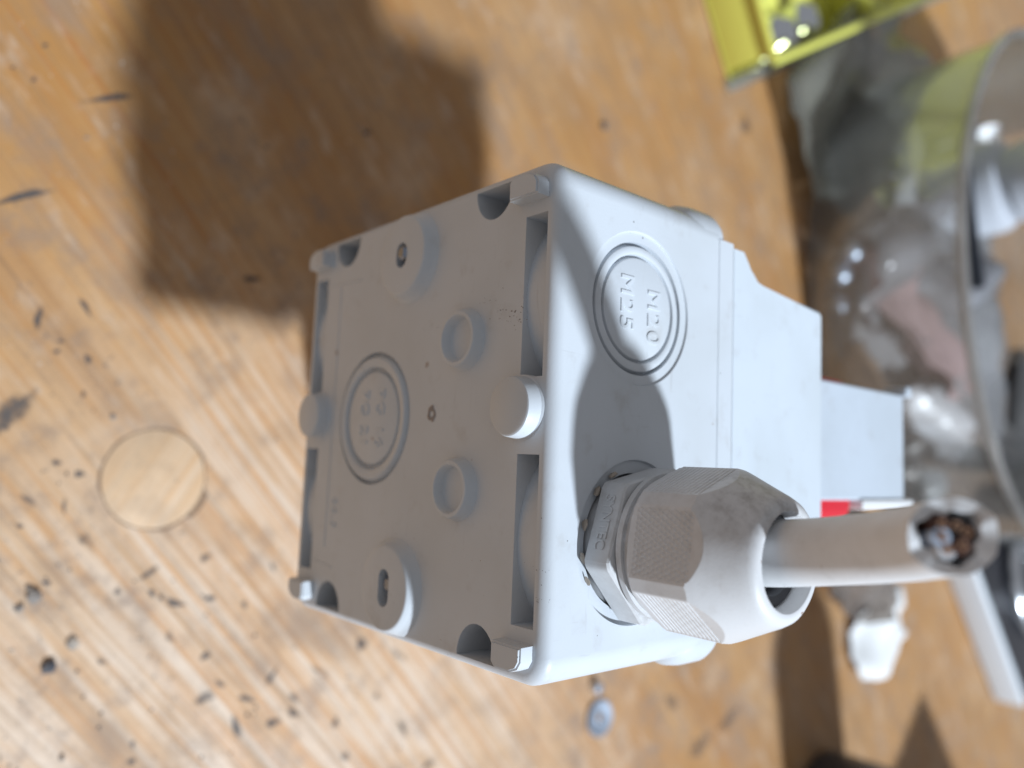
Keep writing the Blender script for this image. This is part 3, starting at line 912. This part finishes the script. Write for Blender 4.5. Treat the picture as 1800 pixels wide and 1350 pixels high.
# white jar
bm = bmesh.new()
lathe(bm, [(0, 0), (36, 0), (38, 2), (38, 62), (35, 68), (30, 71), (30, 78), (32, 79), (32, 94), (31, 95), (0, 95)], lambda x, y, h: W3(-232 + x, 610 + y, 3 + h), 48)
prop("white_jar", bm, simple('jar_white', (.50, .52, .56), .22), "white plastic jar standing in the clear tub", "jar")
ck = crumple("pink_cloth", simple('pink_cloth', (.34, .24, .235), .9), -92, 520, 190, 46, math.radians(51), 40, 14, 14, 1.2)
tag(ck, "pinkish rag bunched inside the clear tub", "rag")
ck = crumple("grey_bag", film_material('grey_bag_film', (.88, .88, .88), .7, .14, (.62, .62, .65)), -150, 520, 190, 110, math.radians(110), 50, 17, 10, .5)
tag(ck, "crumpled grey plastic bag inside the clear tub", "bag")
ck = crumple("white_packet", simple('packet_white', (.58, .58, .60), .3), -5, 545, 130, 80, math.radians(40), 46, 23, 8, .8)
tag(ck, "shiny white packet inside the tub nearest the handle", "packet")
ck = crumple("brown_offcut", simple('brown_offcut', (.30, .20, .13), .7), -40, 462, 90, 50, math.radians(20), 22, 29, 6, 1.5)
tag(ck, "small brown scrap in the tub just beyond the handle grip", "scrap")
ck = crumple("packing_film", film_material('packing_film', (.92, .92, .93), .7, .10, (.74, .74, .75)), -125, 590, 300, 300, math.radians(15), 46, 41, 6, .4)
tag(ck, "wide sheet of clear packing film lining the tub", "film")
# metal balls added to stand in for bright glints in the tub
rr = random.Random(15)
for k, (x, y, z, s, lb) in enumerate(((-144, 422, 33, 7, "bright ball added as a glint, highest at the near wall of the tub"), (-131, 426, 22, 8, "ball added as a glint at the near tub wall, middle of three"), (-111, 433, 17, 7, "ball added as a glint, lowest beside the near tub wall"))):
    bm = bmesh.new()
    bmesh.ops.create_icosphere(bm, subdivisions=3, radius=s * MM)
    prop("glint_ball", bm, M['zinc'], lb, "ball", loc=(x * MM, y * MM, z * MM))["group"] = "added glint balls in the tub"

# plastic bag lying beside the tub, under the yellow tray corner
bagm = film_material('bag_film', (.88, .88, .84), .6, .2, (.42, .41, .35))
ck = crumple("clear_bag", bagm, -285, 480, 240, 130, math.radians(125), 26, 31, .5, .3)
tag(ck, "crumpled clear bag lying between the yellow tray and the tub", "bag")

# ------------------------------------------------------------------ yellow tray
tray = empty("yellow_tray", (-.2417, .3199, 0))
tray.rotation_euler = (0, 0, math.atan2(.85, -.527))
tag(tray, "translucent yellow plastic compartment tray at the top edge", "tray")
ty = NT('yellow_plastic'); ty.bsdf((.68, .66, .13, 1), .32, Subsurface_Weight=0.0)
M['yellow'] = ty.m
M['yellow_clear'] = film_material('yellow_translucent', (.92, .91, .62), .45, .2, (.52, .53, .22))
TLn, TWd, THt = 560, 210, 36
def tray_box(x0, x1, y0, y1, z0, z1, name, mat, bev=1.2):
    bm = bmesh.new(); box_bm(bm, x0, x1, y0, y1, z0, z1, bev, 2, f=W3)
    return finish(bm, name, mat, tray)
tray_box(0, TLn, 0, TWd, .5, 3.5, "floor_panel", M['yellow'])
tray_box(0, 160, 0, 3, 3.2, THt, "wall_panel", M['yellow_clear'])
tray_box(160.4, TLn, 0, 3, 3.2, THt, "wall_panel", M['yellow'])
tray_box(-4, TLn + 4, -9, -.4, .5, 2.6, "base_flange", film_material("cream_flange", (.9, .88, .8), .9, .3, (.62, .60, .50)))
tray_box(0, TLn, TWd - 3, TWd, 3.2, THt, "wall_panel", M['yellow'])
tray_box(0, 3, 3.2, TWd - 3.2, 3.2, THt, "wall_panel", M['yellow'])
tray_box(TLn - 3, TLn, 3.2, TWd - 3.2, 3.2, THt, "wall_panel", M['yellow'])
tray_box(160, 163, 3.2, TWd - 3.2, 3.2, THt - 2, "divider", M['yellow'])
tray_box(-3, TLn + 3, -3.5, 1.0, THt - 3, THt + .6, "tray_lip", M['yellow'])
tray_box(-3, 1.0, 1.2, TWd + 3, THt - 3, THt + .6, "tray_lip", M['yellow'])
for k, (x, y, z, s) in enumerate(((52, 22, 20, 15), (92, 26, 18, 14), (34, 56, 17, 13))):
    bm = bmesh.new()
    lathe(bm, [(0, 0), (s, 0), (s * 1.05, 2), (s * .95, s * .9), (s * .6, s * 1.3), (0, s * 1.4)], W3, 28)
    q = tray.rotation_euler.z
    wx = -233.7 + x * math.cos(q) - y * math.sin(q); wy = 325.9 + x * math.sin(q) + y * math.cos(q)
    prop("metal_cap", bm, M['chrome'], ["large shiny metal cap nearest the tray corner", "middle shiny metal cap in the yellow tray", "small shiny metal cap at the tray's short wall"][k], "cap", loc=(wx * MM, wy * MM, .0036))["group"] = "metal caps in the yellow tray"

# ------------------------------------------------------------------ black case with pale edge, lower right
case = empty("black_case", (.0890, .6600, 0))
case.rotation_euler = (0, 0, math.atan2(120, 134))
tag(case, "black plastic case with a pale edge strip at the right edge", "case")
bm = bmesh.new(); box_bm(bm, -60, 178, 9.4, 260, .4, 24, 3, 3, f=W3)
finish(bm, "case_body", simple('case_black', (.018, .018, .022), .35), case)
bm = bmesh.new(); box_bm(bm, -60, 172, 1, 9, .4, 26, 2, 3, f=W3)
finish(bm, "edge_strip", simple('edge_white', (.66, .70, .74), .35), case)
bm = bmesh.new()
cr = []
for i in range(64):
    th = 2 * math.pi * i / 64
    c0 = Vector((95 + 62 * math.cos(th), 92 + 44 * math.sin(th), 30))
    nx_ = Vector((math.cos(th) / 62, math.sin(th) / 44, 0)).normalized()
    cr.append([bm.verts.new((c0 + nx_ * 7 * math.cos(p) + Vector((0, 0, 6 * math.sin(p)))) * MM) for p in [2 * math.pi * k / 16 for k in range(16)]])
for i in range(64):
    for k in range(16):
        bm.faces.new((cr[i][k], cr[(i + 1) % 64][k], cr[(i + 1) % 64][(k + 1) % 16], cr[i][(k + 1) % 16]))
finish(bm, "oval_trim", M['chrome'], case)

# dark jar at the lower edge of the picture, throwing the long shadow
bm = bmesh.new()
lathe(bm, [(0, .3), (37, .3), (40, 2.5), (41, 8), (41, 120), (36, 134), (26, 142), (26, 160), (0, 160)], lambda x, y, h: W3(x, y, h), 56)
jar = finish(bm, "dark_jar", simple('jar_dark', (.045, .045, .05), .4), None, True, 30, loc=(.236, .442, 0))
tag(jar, "dark grey jar cut off by the lower picture edge", "jar")
# unseen box added outside the lower right corner to cast the triangular shadow
bm = bmesh.new()
box_bm(bm, -60, 60, -60, 60, .3, 118, 1, 2, f=W3)
ct = finish(bm, "added_carton", simple('added_carton', (.30, .20, .12), .8), None, True, 30, loc=(.372, .625, 0))
ct.rotation_euler = (0, 0, math.radians(40))
tag(ct, "brown box added outside the lower right corner to cast the shadow there", "added_carton")
